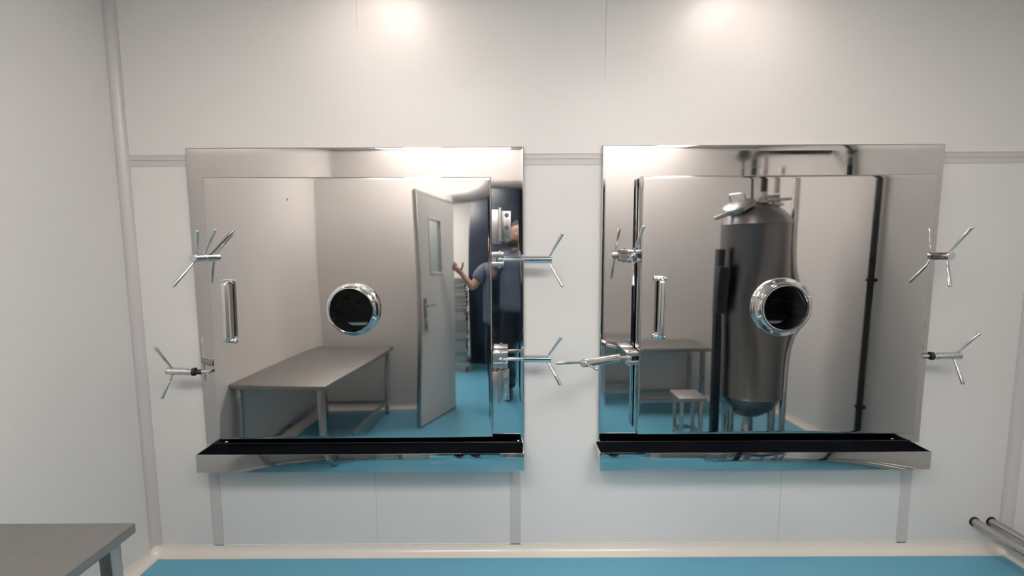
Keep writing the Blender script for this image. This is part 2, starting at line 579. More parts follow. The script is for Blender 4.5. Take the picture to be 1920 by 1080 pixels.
def viewport(door, x, z, yd, out, rb_, rl):
    """round sight glass: neck, flange ring, bolts and glass"""
    bm = bmesh.new()
    y0 = yd - 0.0
    # flange ring with two grooves in its side
    torus_like(bm, (x, y0 + 0.004, z), (0, -1, 0),
               [(0, rb_), (0.012, rb_), (0.0145, rb_ - 0.002), (0.0155, rb_ - 0.006), (0.019, rb_ - 0.006), (0.020, rb_ - 0.003), (0.025, rb_ - 0.004), (0.027, rl + 0.005), (0.031, rl + 0.002),
                (out - 0.003, rl + 0.001), (out, rl - 0.001), (out + 0.0005, rl - 0.003), (out - 0.001, 0.0925), (out - 0.006, 0.0895),
                (0.012, 0.089), (-0.06, 0.089), (-0.06, 0.096), (0, 0.096)], 72)
    finish(bm, 'viewport_ring', M['chrome'], door)
    for k in range(8):
        a = 2 * PI * (k + 0.5) / 8
        bm = bmesh.new()
        rr = (rb_ + rl) / 2 + 0.0005
        turned(bm, (x + rr * math.cos(a), y0 - 0.019, z + rr * math.sin(a)), (0, -1, 0),
               [(0, 0.0055), (0.007, 0.0055), (0.0095, 0.004), (0.0095, 0.002), (0.008, 0.0018)], 12)
        finish(bm, 'viewport_bolt', M['chrome'], door)
    bm = bmesh.new()
    turned(bm, (x, y0 - out + 0.011, z), (0, -1, 0), [(0, 0.0885), (0.006, 0.0885)], 48)
    finish(bm, 'viewport_glass', M['glass'], door)


def pull_handle(door, x, zt, zb, yd, lean):
    bm = bmesh.new()
    pts = bend([(x, yd + 0.004, zt), (x + lean * 0.1, yd - 0.030, zt - 0.004), (x, yd - 0.031, zb + 0.004), (x, yd + 0.004, zb)], 0.014)
    # flat oval bar: two tubes side by side under one skin
    cs = []
    up = None
    for i, p in enumerate(pts):
        t = (pts[min(i + 1, len(pts) - 1)] - pts[max(i - 1, 0)]).normalized()
        u = Vector((1, 0, 0))
        v = t.cross(u).normalized()
        cs.append((p, u, v))
    seg = 24
    loops = []
    for p, u, v in cs:
        loops.append([bm.verts.new(p + u * (0.0145 * math.copysign(abs(math.cos(2 * PI * k / seg)) ** 0.7, math.cos(2 * PI * k / seg))) + v * (0.008 * math.sin(2 * PI * k / seg))) for k in range(seg)])
    for a, b in zip(loops, loops[1:]):
        for k in range(seg):
            bm.faces.new((a[k], a[(k + 1) % seg], b[(k + 1) % seg], b[k]))
    bm.faces.new(loops[0]); bm.faces.new(loops[-1][::-1])
    for z in (zt, zb):
        bx(bm, x - 0.028, x + 0.028, yd - 0.006, yd + 0.004, z - 0.011, z + 0.011, 0.003)
        for s in (-1, 1):
            turned(bm, (x + s * 0.0225, yd - 0.005, z), (0, -1, 0), [(0, 0.0055), (0.006, 0.0055), (0.0085, 0.003), (0.009, 0.001)], 12)
    finish(bm, 'pull_handle', M['chrome'], door)


def trough(parent, x0, x1, z0, z1, yb, yf, screws, nozzle_x):
    bm = bmesh.new()
    t = 0.003
    bx(bm, x0, x1, yf, yf + t, z0, z1, 0.0012)                    # front sheet
    bx(bm, x0, x0 + t, yf + t, yb, z0, z1, 0.0008)
    bx(bm, x1 - t, x1, yf + t, yb, z0, z1, 0.0008)
    bx(bm, x0 + t, x1 - t, yf + t, yb, z0, z0 + t)
    o = finish(bm, 'drip_trough', M['plate'], parent)
    bm = bmesh.new()
    a = 0.0008
    bx(bm, x0 + t, x1 - t, yf + t, yf + t + a, z0 + t, z1 - 0.001)
    bx(bm, x0 + t, x1 - t, yb - t, yb, z0 + t, z1 + 0.004)
    bx(bm, x0 + t, x0 + t + a, yf + t, yb, z0 + t, z1 - 0.001)
    bx(bm, x1 - t - a, x1 - t, yf + t, yb, z0 + t, z1 - 0.001)
    bx(bm, x0 + t, x1 - t, yf + t, yb, z0 + t, z0 + t + a)
    li = finish(bm, 'trough_inside', M['trough_in'], o)  # inner faces of the trough, coloured black
    li['label'] = 'black inside of the trough'
    for sx in screws:
        bm = bmesh.new()
        s = 1 if sx < (x0 + x1) / 2 else -1
        xw = x0 + t + a if s > 0 else x1 - t - a
        turned(bm, (xw + s * 0.016, yf + 0.035, z0 + t), (0, 0, 1), [(0, 0.009), (z1 - z0 - 0.03, 0.009), (z1 - z0 - 0.026, 0.006), (z1 - z0 - 0.025, 0.001)], 14)
        finish(bm, 'trough_screw', M['chrome'], o)
    bm = bmesh.new()
    turned(bm, (nozzle_x, (yf + yb) / 2 - 0.02, z0 + 0.001), (0, 0, -1), [(0, 0.010), (0.010, 0.010), (0.010, 0.006), (0.004, 0.006)], 16)
    finish(bm, 'drain_nozzle', M['black'], o)
    return o


def chamber_body(parent, o, pl_back):
    x0, x1, z0, z1 = o
    bm = bmesh.new()
    t = 0.012
    D = 0.95
    bx(bm, x0 - t, x0, 0.0, D, z0 - t, z1 + t)
    bx(bm, x1, x1 + t, 0.0, D, z0 - t, z1 + t)
    bx(bm, x0, x1, 0.0, D, z0 - t, z0)
    bx(bm, x0, x1, 0.0, D, z1, z1 + t)
    bx(bm, x0 - t, x1 + t, D, D + t, z0 - t, z1 + t)
    c = finish(bm, 'chamber_body', M['chamber'], parent)
    for k in range(4):
        z = 0.84 + 0.235 * k
        bm = bmesh.new()
        bx(bm, x0 + 0.002, x1 - 0.002, 0.10, D - 0.04, z, z + 0.014, 0.002)
        bx(bm, x0 + 0.002, x1 - 0.002, 0.088, 0.10, z, z + 0.012, 0.0, 1)  # white lip: light glinting on the steel shelf edge, put into the colour
        finish(bm, 'shelf', [M['chamber'], M['white']], c)


def wob(a, seed):
    rs = random.Random(seed)
    w = [(rs.uniform(2, 7), rs.uniform(2, 7), rs.uniform(0, 6.3), rs.uniform(0.5, 1)) for _ in range(5)]
    def f(x, z):
        return a * sum(q * math.sin(kx * x + kz * z + ph) / (kx + kz) for kx, kz, ph, q in w)
    return f


# slopes of the two door skins and the plates (metres per metre), as their reflections bend
def lx(px): return px


FL = 1690.0
def door_point(px, py, d):
    # door coordinates of a picture position at distance d from the camera
    f, p, r = 845.0, math.radians(5.68), math.radians(0.25)
    u, v = (px - 960) / f, -(py - 540) / f
    u, v = math.cos(r) * u + math.sin(r) * v, -math.sin(r) * u + math.cos(r) * v
    y = math.cos(p) + v * math.sin(p)
    return u * d / y, EYE + (-math.sin(p) + v * math.cos(p)) * d / y


def slopes(tab, d):
    out = []
    for px, py, dx, dy in tab:
        x, z = door_point(px, py, d)
        out.append((x, z, -dx / FL, -dy / FL))
    return out


LEFT_TAB = [(437, 728, -15, 40), (600, 738, 26, 46), (600, 738, 26, 46), (742, 667, -2, 66), (742, 667, -2, 66), (578, 350, 45, 28), (578, 640, 35, 40), (700, 765, 12, 30), (785, 400, 24, 42),
            (785, 795, 22, 26), (760, 370, 24, 50), (760, 370, 24, 50), (900, 400, 42, 46), (850, 388, 50, 64), (850, 388, 50, 64), (850, 388, 50, 64), (918, 365, 35, 22), (918, 345, 25, 8), (880, 500, 64, 42),
            (885, 700, 58, 42), (905, 812, 32, 38), (905, 460, 62, 38), (912, 600, 62, 42), (420, 500, 10, 25), (430, 815, 0, 30), (660, 500, 20, 32), (860, 770, 45, 40), (600, 810, 20, 30)]
RIGHT_TAB = [(1220, 650, 0, 12), (1240, 745, 0, 12), (1330, 652, 5, 12), (1430, 400, 3, 8), (1420, 600, 5, 10), (1430, 740, 5, 10), (1465, 340, -8, 4), (1650, 345, -48, 0), (1640, 500, -46, 0),
             (1615, 700, -34, 5), (1605, 790, -30, 8), (1490, 400, -10, 6), (1210, 400, 0, 5), (1720, 400, -50, 0), (1700, 780, -40, 5), (1230, 345, 0, 2)]

lb = fit_bulge(-1.298, -0.09, 0.60, 1.736, slopes(LEFT_TAB, 1.925), 6, 1e-4)
rb0 = fit_bulge(0.545, 1.755, 0.62, 1.731, slopes(RIGHT_TAB, 1.90), 4, 2e-3)
RPX, RPZ = 1.146, 1.180
LPX, LPZ = -0.682, 1.175


def rb(x, z):
    r2 = ((x - RPX) ** 2 + (z - RPZ) ** 2)
    return rb0(x, z) - 0.0034 * math.exp(-r2 / 0.018)


def norm_bulge(f, x0, x1, z0, z1):
    # lift so that the lowest point of the skin lies on the nominal plane
    v = [f(x, z) for x in np.linspace(x0, x1, 13) for z in np.linspace(z0, z1, 13)]
    m = sum(v) / len(v)
    print('bulge range', min(v) - m, max(v) - m)
    return lambda x, z: f(x, z) - m


lb = norm_bulge(lb, -1.298, -0.09, 0.60, 1.736)
rb = norm_bulge(rb, 0.545, 1.755, 0.62, 1.731)


def chamber(loc, label, plate, door, op, vp, bulge, tr, screws, noz, hinged, seed):
    root = empty('vacuum_chamber', loc, label, 'vacuum chamber', 'steel vacuum chambers in the wall')
    px0, px1, pz0, pz1 = plate
    ox0, ox1, oz0, oz1 = op
    pw = wob(0.0022, seed)
    slab('face_plate', px0, px1, pz0, pz1, -0.026, 0.0, 60, 60, pw, lambda x, z: not (ox0 < x < ox1 and oz0 < z < oz1), M['plate'], root, r=0.005,
         extra_x=(ox0, ox1), extra_z=(oz0, oz1))
    chamber_body(root, op, 0)
    dx0, dx1, dz0, dz1, yf, yb = door
    vx, vz = vp
    d = slab('door', dx0, dx1, dz0, dz1, yf, yb, 110, 110, bulge, lambda x, z: (x - vx) ** 2 + (z - vz) ** 2 > 0.100 ** 2, M['mirror'], root, r=0.005)
    # gasket behind the door rim
    bm = bmesh.new()
    i = 0.012
    w = 0.02
    for a in ((dx0 + i, dx1 - i, dz0 + i, dz0 + i + w), (dx0 + i, dx1 - i, dz1 - i - w, dz1 - i), (dx0 + i, dx0 + i + w, dz0 + i + w, dz1 - i - w), (dx1 - i - w, dx1 - i, dz0 + i + w, dz1 - i - w)):
        bx(bm, a[0], a[1], yb, -0.022, a[2], a[3])
    gk = finish(bm, 'door_gasket', M['black'], root)
    gk['label'] = 'black rubber gasket behind the door'
    return root, d


# left chamber
rootL, doorL = chamber((-0.67, 0, 0.47), 'left stainless chamber front, mirror door hinged on its right side, reflecting an open doorway',
                       (-1.395, 0.053, 0.545, 1.866), (-1.298, -0.088, 0.600, 1.736, -0.075, -0.036), OPEN[0], (LPX, LPZ), lb, None, None, None, 'right', 3)
viewport(doorL, LPX, LPZ, -0.075 - lb(LPX, LPZ), 0.052, 0.115, 0.097)
pull_handle(doorL, -1.216, 1.298, 1.041, -0.075 - lb(-1.216, 1.17), 0.02)
trough(rootL, -1.373, 0.048, 0.468, 0.549, -0.026, -0.13, (-1.33, 0.02), -0.011)
hinge(rootL, -0.086, -0.046, -0.004, 1.452, 1.597, -0.075, (1.575, 1.521, 1.466), 0)
hinge(rootL, -0.088, -0.052, -0.014, 0.744, 0.897, -0.075, (0.868, 0.818, 0.770), 1)
# small dark letter-shaped mark
bm = bmesh.new()
fy = -0.075 - lb(-0.946, 1.642)
for a in ((-0.9495, -0.9475, 1.636, 1.648), (-0.9475, -0.9425, 1.646, 1.648), (-0.9475, -0.9435, 1.641, 1.643)):
    bx(bm, a[0], a[1], fy - 0.0008, fy + 0.002, a[2], a[3])
mk = finish(bm, 'letter_mark', M['near_black'], doorL)
mk['label'] = 'tiny dark letter-shaped mark on the mirror door'

# clamps of the left chamber
build_clamp(rootL, None, (-1.302, -0.040, 1.400), (-1.302, -0.078, 1.400), (-1.302, -0.160, 1.400),
            [((-1.306, -0.140, 1.387), (-1.362, -0.20, 1.286)), ((-1.298, -0.135, 1.413), (-1.250, -0.195, 1.512)), ((-1.296, -0.10, 1.410), (-1.213, -0.14, 1.520))])
build_clamp(rootL, None, (-1.318, -0.092, 0.907), (-1.378, -0.100, 0.909), (-1.478, -0.116, 0.918),
            [((-1.455, -0.114, 0.926), (-1.494, -0.150, 1.031)), ((-1.455, -0.114, 0.905), (-1.483, -0.150, 0.806))], black_nut=True)
build_clamp(rootL, (-0.086, -0.034, -0.108, -0.028, 1.357, 1.417), (-0.052, -0.10, 1.387), (0.052, -0.10, 1.386), (0.169, -0.10, 1.385),
            [((0.157, -0.10, 1.396), (0.211, -0.135, 1.496)), ((0.157, -0.10, 1.374), (0.211, -0.135, 1.273))], fork_side='left')
build_clamp(rootL, (-0.084, -0.020, -0.108, -0.028, 0.921, 0.990), (-0.050, -0.10, 0.957), (0.052, -0.10, 0.960), (0.166, -0.10, 0.958),
            [((0.152, -0.10, 0.969), (0.209, -0.135, 1.064)), ((0.152, -0.10, 0.947), (0.204, -0.135, 0.853))], fork_side='left')

# right chamber
rootR, doorR = chamber((1.12, 0, 0.47), 'right stainless chamber front, mirror door reflecting a tall steel tank and dark pipes',
                       (0.390, 1.855, 0.545, 1.870), (0.545, 1.757, 0.619, 1.731, -0.100, -0.036), OPEN[1], (RPX, RPZ), rb, None, None, None, 'left', 11)
viewport(doorR, RPX, RPZ, -0.100 - rb(RPX, RPZ), 0.044, 0.126, 0.104)
pull_handle(doorR, 0.627, 1.303, 1.053, -0.100 - rb(0.627, 1.18), 0.02)
trough(rootR, 0.378, 1.814, 0.469, 0.549, -0.026, -0.13, (0.40, 1.77), 1.759)
build_clamp(rootR, (0.484, 0.540, -0.118, -0.028, 1.372, 1.424), (0.512, -0.112, 1.398), (0.503, -0.135, 1.398), (0.487, -0.195, 1.396),
            [((0.488, -0.186, 1.408), (0.516, -0.225, 1.522)), ((0.486, -0.186, 1.384), (0.480, -0.225, 1.284))], fork_side='left')
build_clamp(rootR, (0.484, 0.540, -0.122, -0.028, 0.936, 0.992), (0.500, -0.115, 0.966), (0.445, -0.146, 0.974), (0.272, -0.298, 0.992),
            [((0.289, -0.286, 0.993), (0.165, -0.334, 1.003)), ((0.295, -0.294, 0.984), (0.320, -0.345, 0.981))], fork_side='left')
build_clamp(rootR, None, (1.797, -0.040, 1.392), (1.797, -0.060, 1.392), (1.797, -0.158, 1.395),
            [((1.799, -0.140, 1.407), (1.822, -0.205, 1.512)), ((1.795, -0.140, 1.382), (1.755, -0.205, 1.274))])
build_clamp(rootR, None, (1.775, -0.092, 0.963), (1.815, -0.093, 0.963), (1.914, -0.115, 0.969),
            [((1.897, -0.112, 0.978), (1.952, -0.150, 1.075)), ((1.890, -0.112, 0.955), (1.896, -0.155, 0.855))], black_nut=True)


# ------------------------------------------------------------------ furniture
def steel_table(name, label, cat, x0, x1, y0, y1, h, inset=0.05, leg=0.038, lip=0.032, shelf=None):
    e = empty(name, ((x0 + x1) / 2, (y0 + y1) / 2, 0), label, cat)
    bm = bmesh.new()
    bx(bm, x0, x1, y0, y1, h - lip, h, 0.003)
    finish(bm, 'tabletop', M['tabletop'], e)
    for x in (x0 + inset, x1 - inset):
        for y in (y0 + inset, y1 - inset):
            bm = bmesh.new()
            bx(bm, x - leg / 2, x + leg / 2, y - leg / 2, y + leg / 2, 0.02, h - lip, 0.003)
            l = finish(bm, 'leg', M['steel'], e)
            bm = bmesh.new()
            turned(bm, (x, y, 0), (0, 0, 1), [(0, leg * 0.5), (0.012, leg * 0.5), (0.021, leg * 0.35)], 16)
            finish(bm, 'foot', M['black'], l)
    if shelf:
        bm = bmesh.new()
        for y in (y0 + inset, y1 - inset):
            bx(bm, x0 + inset + leg / 2, x1 - inset - leg / 2, y - 0.012, y + 0.012, shelf, shelf + 0.025)
        for x in (x0 + inset, x1 - inset):
            bx(bm, x - 0.012, x + 0.012, y0 + inset + leg / 2, y1 - inset - leg / 2, shelf, shelf + 0.025)
        finish(bm, 'stretcher', M['steel'], e)
    return e


steel_table('steel_table', 'low stainless table with folded edge along the left wall', 'table', XL + 0.004, -1.085, -2.24, -0.777, 0.66, inset=0.042, leg=0.035, lip=0.029, shelf=0.12)
steel_table('steel_bench', 'low steel bench against the back wall, mirrored between the right clamps and the tank', 'bench', 0.76, 1.72, -2.34, -1.96, 0.585, inset=0.05, shelf=0.10)
steel_table('steel_stool', 'small square steel stool standing in front of the mirrored bench', 'stool', 1.16, 1.36, -1.42, -1.22, 0.40, inset=0.03, leg=0.024, lip=0.02, shelf=0.12)


# two pipes leaving the long wall low on the right
for k, (x, lab) in enumerate(((2.168, 'thin steel pipe leaving the wall low at right, the one nearer the chamber'),
                              (2.248, 'thin steel pipe leaving the wall low at right, the one next to the corner'))):
    e = empty('steel_pipe', (x, 0, 0.145), lab, 'pipe', 'two low steel pipes')
    bm = bmesh.new()
    tube(bm, [(x, -0.0, 0.143), (x, -0.5, 0.143), (x, -1.0, 0.143)], 0.0185, 22)
    finish(bm, 'pipe_run', M['steel'], e)
    bm = bmesh.new()
    torus_like(bm, (x, 0.0, 0.143), (0, -1, 0), [(0, 0.0185), (0, 0.023), (0.005, 0.0225), (0.006, 0.020), (0.006, 0.0185)], 28)
    gr = finish(bm, 'wall_grommet', M['black'], e)
    gr['label'] = 'black grommet'

# tank in the right corner behind the camera's right shoulder
TX, TY, TR = 1.735, -1.43, 0.205
tk = empty('steel_tank', (TX, TY, 0), 'tall dull steel tank on legs, mirrored in the right chamber door', 'tank')
bm = bmesh.new()
turned(bm, (TX, TY, 0), (0, 0, 1), [(0.20, 0.03), (0.22, 0.09), (0.27, 0.155), (0.33, TR - 0.01), (0.36, TR), (0.37, TR + 0.004), (0.38, TR), (1.58, TR), (1.59, TR + 0.004), (1.60, TR),
                                    (1.645, TR - 0.012), (1.685, TR - 0.045), (1.715, 0.12), (1.73, 0.08), (1.735, 0.01)], 64)
finish(bm, 'vessel', M['tank'], tk)
for a in (0.6, 2.7, 4.2, 5.4):
    bm = bmesh.new()
    rod(bm, (TX + 0.155 * math.cos(a), TY + 0.155 * math.sin(a), 0.012), (TX + 0.155 * math.cos(a), TY + 0.155 * math.sin(a), 0.40), 0.022)
    turned(bm, (TX + 0.155 * math.cos(a), TY + 0.155 * math.sin(a), 0), (0, 0, 1), [(0, 0.04), (0.01, 0.04), (0.014, 0.025)], 16)
    finish(bm, 'leg', M['steel'], tk)
# tilted manhole lid and its handle
bm = bmesh.new()
ax = Vector((-0.38, 0.25, 0.9)).normalized()
mc = Vector((TX - 0.11, TY + 0.03, 1.67))
turned(bm, mc, ax, [(0, 0.075), (0.05, 0.075), (0.05, 0.10), (0.065, 0.10), (0.068, 0.095), (0.08, 0.05), (0.082, 0.01)], 36)
lid = finish(bm, 'manhole', M['steel'], tk)
bm = bmesh.new()
d_, u_, v_ = frame_of(ax)
hp = [mc + d_ * 0.085 + u_ * 0.05, mc + d_ * 0.14 + u_ * 0.05, mc + d_ * 0.14 - u_ * 0.05, mc + d_ * 0.085 - u_ * 0.05]
tube(bm, bend(hp, 0.015), 0.006, 10)
finish(bm, 'manhole_handle', M['chrome'], lid)
bm = bmesh.new()
rod(bm, mc + Vector((-0.02, 0.02, 0.02)), mc + Vector((-0.19, 0.02, -0.04)), 0.02, 0.012, 14, rnd=0.006)
finish(bm, 'manhole_lever', M['steel'], lid)
# valves and clamped fittings on the dome
for (x, y, z) in ((TX + 0.02, TY + 0.05, 1.72), (TX + 0.10, TY + 0.05, 1.70)):
    bm = bmesh.new()
    turned(bm, (x, y, z - 0.04), (0, 0, 1), [(0, 0.022), (0.05, 0.022), (0.055, 0.045), (0.068, 0.045), (0.07, 0.026), (0.085, 0.026), (0.087, 0.045), (0.10, 0.045), (0.104, 0.02), (0.13, 0.02)], 24)
    rod(bm, (x + 0.02, y + 0.01, z + 0.055), (x + 0.085, y + 0.02, z + 0.06), 0.012, 0.008, 12, rnd=0.004)
    finish(bm, 'valve', M['steel'], tk)
# pressure gauge on a thin stalk
bm = bmesh.new()
gx = TX - 0.06
rod(bm, (gx + 0.01, TY + 0.05, 1.70), (gx, TY + 0.05, 2.04), 0.007)
turned(bm, (gx, TY + 0.03, 2.08), (0, 1, 0), [(0, 0.045), (0.035, 0.045), (0.038, 0.042), (0.038, 0.036), (0.034, 0.034), (0.034, 0.001)], 28)
finish(bm, 'pressure_gauge', M['dark'], tk)
# pipes rising from the dome
bm = bmesh.new()
tube(bm, bend([(TX + 0.02, TY + 0.05, 1.78), (TX + 0.02, TY + 0.05, 2.095), (XR - 0.02, TY + 0.05, 2.095)], 0.05), 0.019, 16)
finish(bm, 'overhead_pipe', M['dark'], tk)
bm = bmesh.new()
tube(bm, [(TX + 0.10, TY + 0.05, 1.80), (TX + 0.10, TY + 0.05, 2.095)], 0.017, 16)
finish(bm, 'riser_pipe', M['steel'], tk)
# drain under the tank
bm = bmesh.new()
tube(bm, bend([(TX, TY, 0.21), (TX, TY, 0.12), (TX - 0.12, TY + 0.2, 0.12)], 0.03), 0.02, 14)
turned(bm, (TX - 0.10, TY + 0.165, 0.12), (-0.5, 0.85, 0), [(0, 0.034), (0.012, 0.034), (0.014, 0.02), (0.03, 0.02), (0.032, 0.034), (0.044, 0.034)], 20)
finish(bm, 'drain_valve', M['chrome'], tk)
# tall riser beside the tank
rp = empty('steel_riser', (TX + 0.240, TY + 0.02, 0), 'bright vertical steel pipe right of the mirrored tank', 'pipe')
bm = bmesh.new()
tube(bm, [(TX + 0.240, TY + 0.02, 0.0), (TX + 0.240, TY + 0.02, 1.2), (TX + 0.240, TY + 0.02, 2.0)], 0.02, 18)
finish(bm, 'pipe_run', M['chrome'], rp)
for z in (0.02, 0.85):
    bm = bmesh.new()
    turned(bm, (TX + 0.240, TY + 0.02, z), (0, 0, 1), [(0, 0.025), (0.014, 0.025), (0.016, 0.027), (0.03, 0.025)], 20)
    finish(bm, 'pipe_clamp', M['chrome'], rp)
# black cable duct on the right wall
cd = empty('cable_pipe', (XR, -1.17, 0), 'thin black vertical pipe on the right wall, mirrored right of the tank', 'pipe')
bm = bmesh.new()
tube(bm, [(XR - 0.03, -1.17, 0.0), (XR - 0.03, -1.17, 1.2), (XR - 0.03, -1.17, CEIL)], 0.017, 16)
finish(bm, 'pipe_run', M['dark'], cd)
for z in (0.35, 1.2, 2.05):
    bm = bmesh.new()
    bx(bm, XR - 0.05, XR, -1.185, -1.155, z, z + 0.02, 0.003)
    finish(bm, 'pipe_clip', M['dark'], cd)
bm = bmesh.new()
bx(bm, XR - 0.06, XR - 0.002, -1.21, -1.13, 0.0, 0.05, 0.004)
finish(bm, 'pipe_foot', M['dark'], cd)

# slim control post left of the tank
cp = empty('control_post', (1.47, -1.36, 0), 'slim dark control post beside the mirrored tank', 'control post')
bm = bmesh.new()
bx(bm, 1.455, 1.50, -1.39, -1.33, 0.015, 1.42, 0.004)
bx(bm, 1.42, 1.53, -1.43, -1.29, 0.0, 0.015, 0.003)
finish(bm, 'post', M['dark'], cp)
bm = bmesh.new()
bx(bm, 1.425, 1.50, -1.33, -1.25, 0.98, 1.30, 0.005)
finish(bm, 'switch_box', M['navy'], cp)
# white hose lying on the floor by the tank
bm = bmesh.new()
hz = 0.009
tube(bm, [Vector((1.25 + 0.09 * k, -1.02 + 0.05 * math.sin(k * 1.3) - 0.01 * k, hz)) for k in range(10)], 0.008, 10)
tag(finish(bm, 'hose', M['white']), 'thin white hose lying on the blue floor before the tank', 'hose')


# ------------------------------------------------------------------ open door leaf in the doorway behind
hx, hy = DX0 + 0.014, BACK + 0.014
tip = Vector((-0.72, -1.77, 0))
dirv = (tip - Vector((hx, hy, 0)))
LW = dirv.length
ang = math.atan2(dirv.y, dirv.x)
leaf = empty('door_leaf', (hx, hy, 0), 'pale grey door leaf standing open with lever handle, mirrored in the left chamber door', 'door')
leaf.rotation_euler = (0, 0, ang)
LM = Matrix.Translation((hx, hy, 0)) @ Matrix.Rotation(ang, 4, 'Z')


def local(bm):
    bmesh.ops.transform(bm, matrix=LM, verts=bm.verts)
    return bm


VW0, VW1, VZ0, VZ1 = LW * 0.42, LW * 0.72, 1.30, 1.78
LH = DH - 0.025
bm = bmesh.new()
bx(bm, 0.004, VW0, -0.02, 0.02, 0.012, LH, 0)
bx(bm, VW1, LW - 0.001, -0.02, 0.02, 0.012, LH, 0)
bx(bm, VW0, VW1, -0.02, 0.02, 0.012, VZ0, 0)
bx(bm, VW0, VW1, -0.02, 0.02, VZ1, LH, 0)
finish(local(bm), 'leaf_panel', M['doorpaint'], leaf)
bm = bmesh.new()
bx(bm, LW - 0.001, LW + 0.012, -0.022, 0.022, 0.010, LH + 0.002, 0.002)
bx(bm, 0.004, LW, -0.022, 0.022, LH - 0.001, LH + 0.010, 0.002)
e_ = finish(local(bm), 'leaf_edge', M['aluminium'], leaf)
bm = bmesh.new()
t = 0.02
for a in ((VW0 - t, VW1 + t, VZ1 - 0.002, VZ1 + t), (VW0 - t, VW1 + t, VZ0 - t, VZ0 + 0.002), (VW0 - t, VW0 + 0.002, VZ0, VZ1), (VW1 - 0.002, VW1 + t, VZ0, VZ1)):
    bx(bm, a[0], a[1], -0.026, 0.026, a[2], a[3], 0.002)
vf = finish(local(bm), 'window_frame', M['doorpaint'], leaf)
bm = bmesh.new()
bx(bm, VW0, VW1, -0.004, 0.004, VZ0, VZ1)
finish(local(bm), 'window_pane', M['glass'], leaf)
for s in (-1, 1):
    bm = bmesh.new()
    xk = LW - 0.055
    bx(bm, xk - 0.018, xk + 0.018, s * 0.02, s * 0.027, 0.86, 1.09, 0.002)
    rod(bm, (xk, s * 0.024, 1.035), (xk, s * 0.07, 1.035), 0.009)
    rod(bm, (xk + 0.005, s * 0.068, 1.035), (xk - 0.12, s * 0.068, 1.035), 0.009, 0.0075, rnd=0.004)
    finish(local(bm), 'door_handle', M['steel'], leaf)
ks = empty('key_ring', LM @ Vector((LW - 0.055, -0.03, 0.92)), 'small bunch of keys hanging in the lock of the open grey door', 'keys')
bm = bmesh.new()
torus_like(bm, LM @ Vector((LW - 0.055, -0.043, 0.905)), LM.to_3x3() @ Vector((1, 0, 0)), [(0.001, 0.013), (-0.001, 0.013), (-0.001, 0.016), (0.001, 0.016)], 20)
finish(bm, 'ring', M['chrome'], ks)
for k in (-1, 1):
    bm = bmesh.new()
    bx(bm, LW - 0.055 - 0.009 + k * 0.006, LW - 0.055 + 0.009 + k * 0.006, -0.046 + k * 0.002, -0.044 + k * 0.002, 0.865, 0.888)
    bx(bm, LW - 0.055 - 0.004 + k * 0.008, LW - 0.055 + 0.004 + k * 0.008, -0.046 + k * 0.002, -0.044 + k * 0.002, 0.83, 0.868)
    finish(local(bm), 'key', M['steel'], ks)

# navy sheet added to stand for the unlit depth of the corridor
bm = bmesh.new()
bx(bm, -0.30, 1.30, -4.66, -4.60, 0.0, CEIL, 0.003)
struct(finish(bm, 'unlit_depth_sheet_corridor', M['navy']))

# trolley with a tall stack of trays
tr = empty('platform_trolley', (-0.53, -4.25, 0), 'small flat steel trolley under the tall tray stack in the corridor', 'trolley')
bm = bmesh.new(); bx(bm, -0.77, -0.29, -4.5, -4.0, 0.10, 0.145, 0.006)
finish(bm, 'deck', M['steel'], tr)
for x in (-0.72, -0.34):
    for y in (-4.45, -4.05):
        bm = bmesh.new()
        turned(bm, (x - 0.012, y, 0.04), (1, 0, 0), [(0, 0.030), (0.003, 0.04), (0.021, 0.04), (0.024, 0.030)], 20)
        w_ = finish(bm, 'caster', M['black'], tr)
        bm = bmesh.new(); bx(bm, x - 0.02, x + 0.02, y - 0.018, y + 0.018, 0.075, 0.10, 0.002)
        bx(bm, x - 0.02, x - 0.016, y - 0.014, y + 0.014, 0.035, 0.08); bx(bm, x + 0.016, x + 0.02, y - 0.014, y + 0.014, 0.035, 0.08)
        finish(bm, 'caster_fork', M['steel'], w_)
me_tray = None
zt = 0.147
for k in range(30):
    if me_tray is None:
        bm = bmesh.new()
        a, b, h = 0.19, 0.21, 0.034
        bx(bm, -a, a, -b, b, 0, 0.003)
        for q in ((-a, a, -b, -b + 0.003), (-a, a, b - 0.003, b), (-a, -a + 0.003, -b, b), (a - 0.003, a, -b, b)):
            bx(bm, q[0], q[1], q[2], q[3], 0.002, h)
        for q in ((-a - 0.022, a + 0.022, -b - 0.022, -b), (-a - 0.022, a + 0.022, b, b + 0.022), (-a - 0.022, -a, -b, b), (a, a + 0.022, -b, b)):
            bx(bm, q[0], q[1], q[2], q[3], h - 0.012, h)
        o = finish(bm, 'steel_tray', M['aluminium'])
        me_tray = o.data
    else:
        o = bpy.data.objects.new('steel_tray', me_tray); COL.objects.link(o)
    o.location = (-0.53 + random.uniform(-0.02, 0.02), -4.25 + random.uniform(-0.02, 0.02), zt)
    o.rotation_euler = (0, 0, random.uniform(-0.09, 0.09))
    zt += 0.0345
    tag(o, 'shallow steel tray within the tall stack on the corridor trolley' if k < 29 else 'topmost shallow steel tray of the tall stack in the corridor', 'tray', 'stacked trays on the trolley')


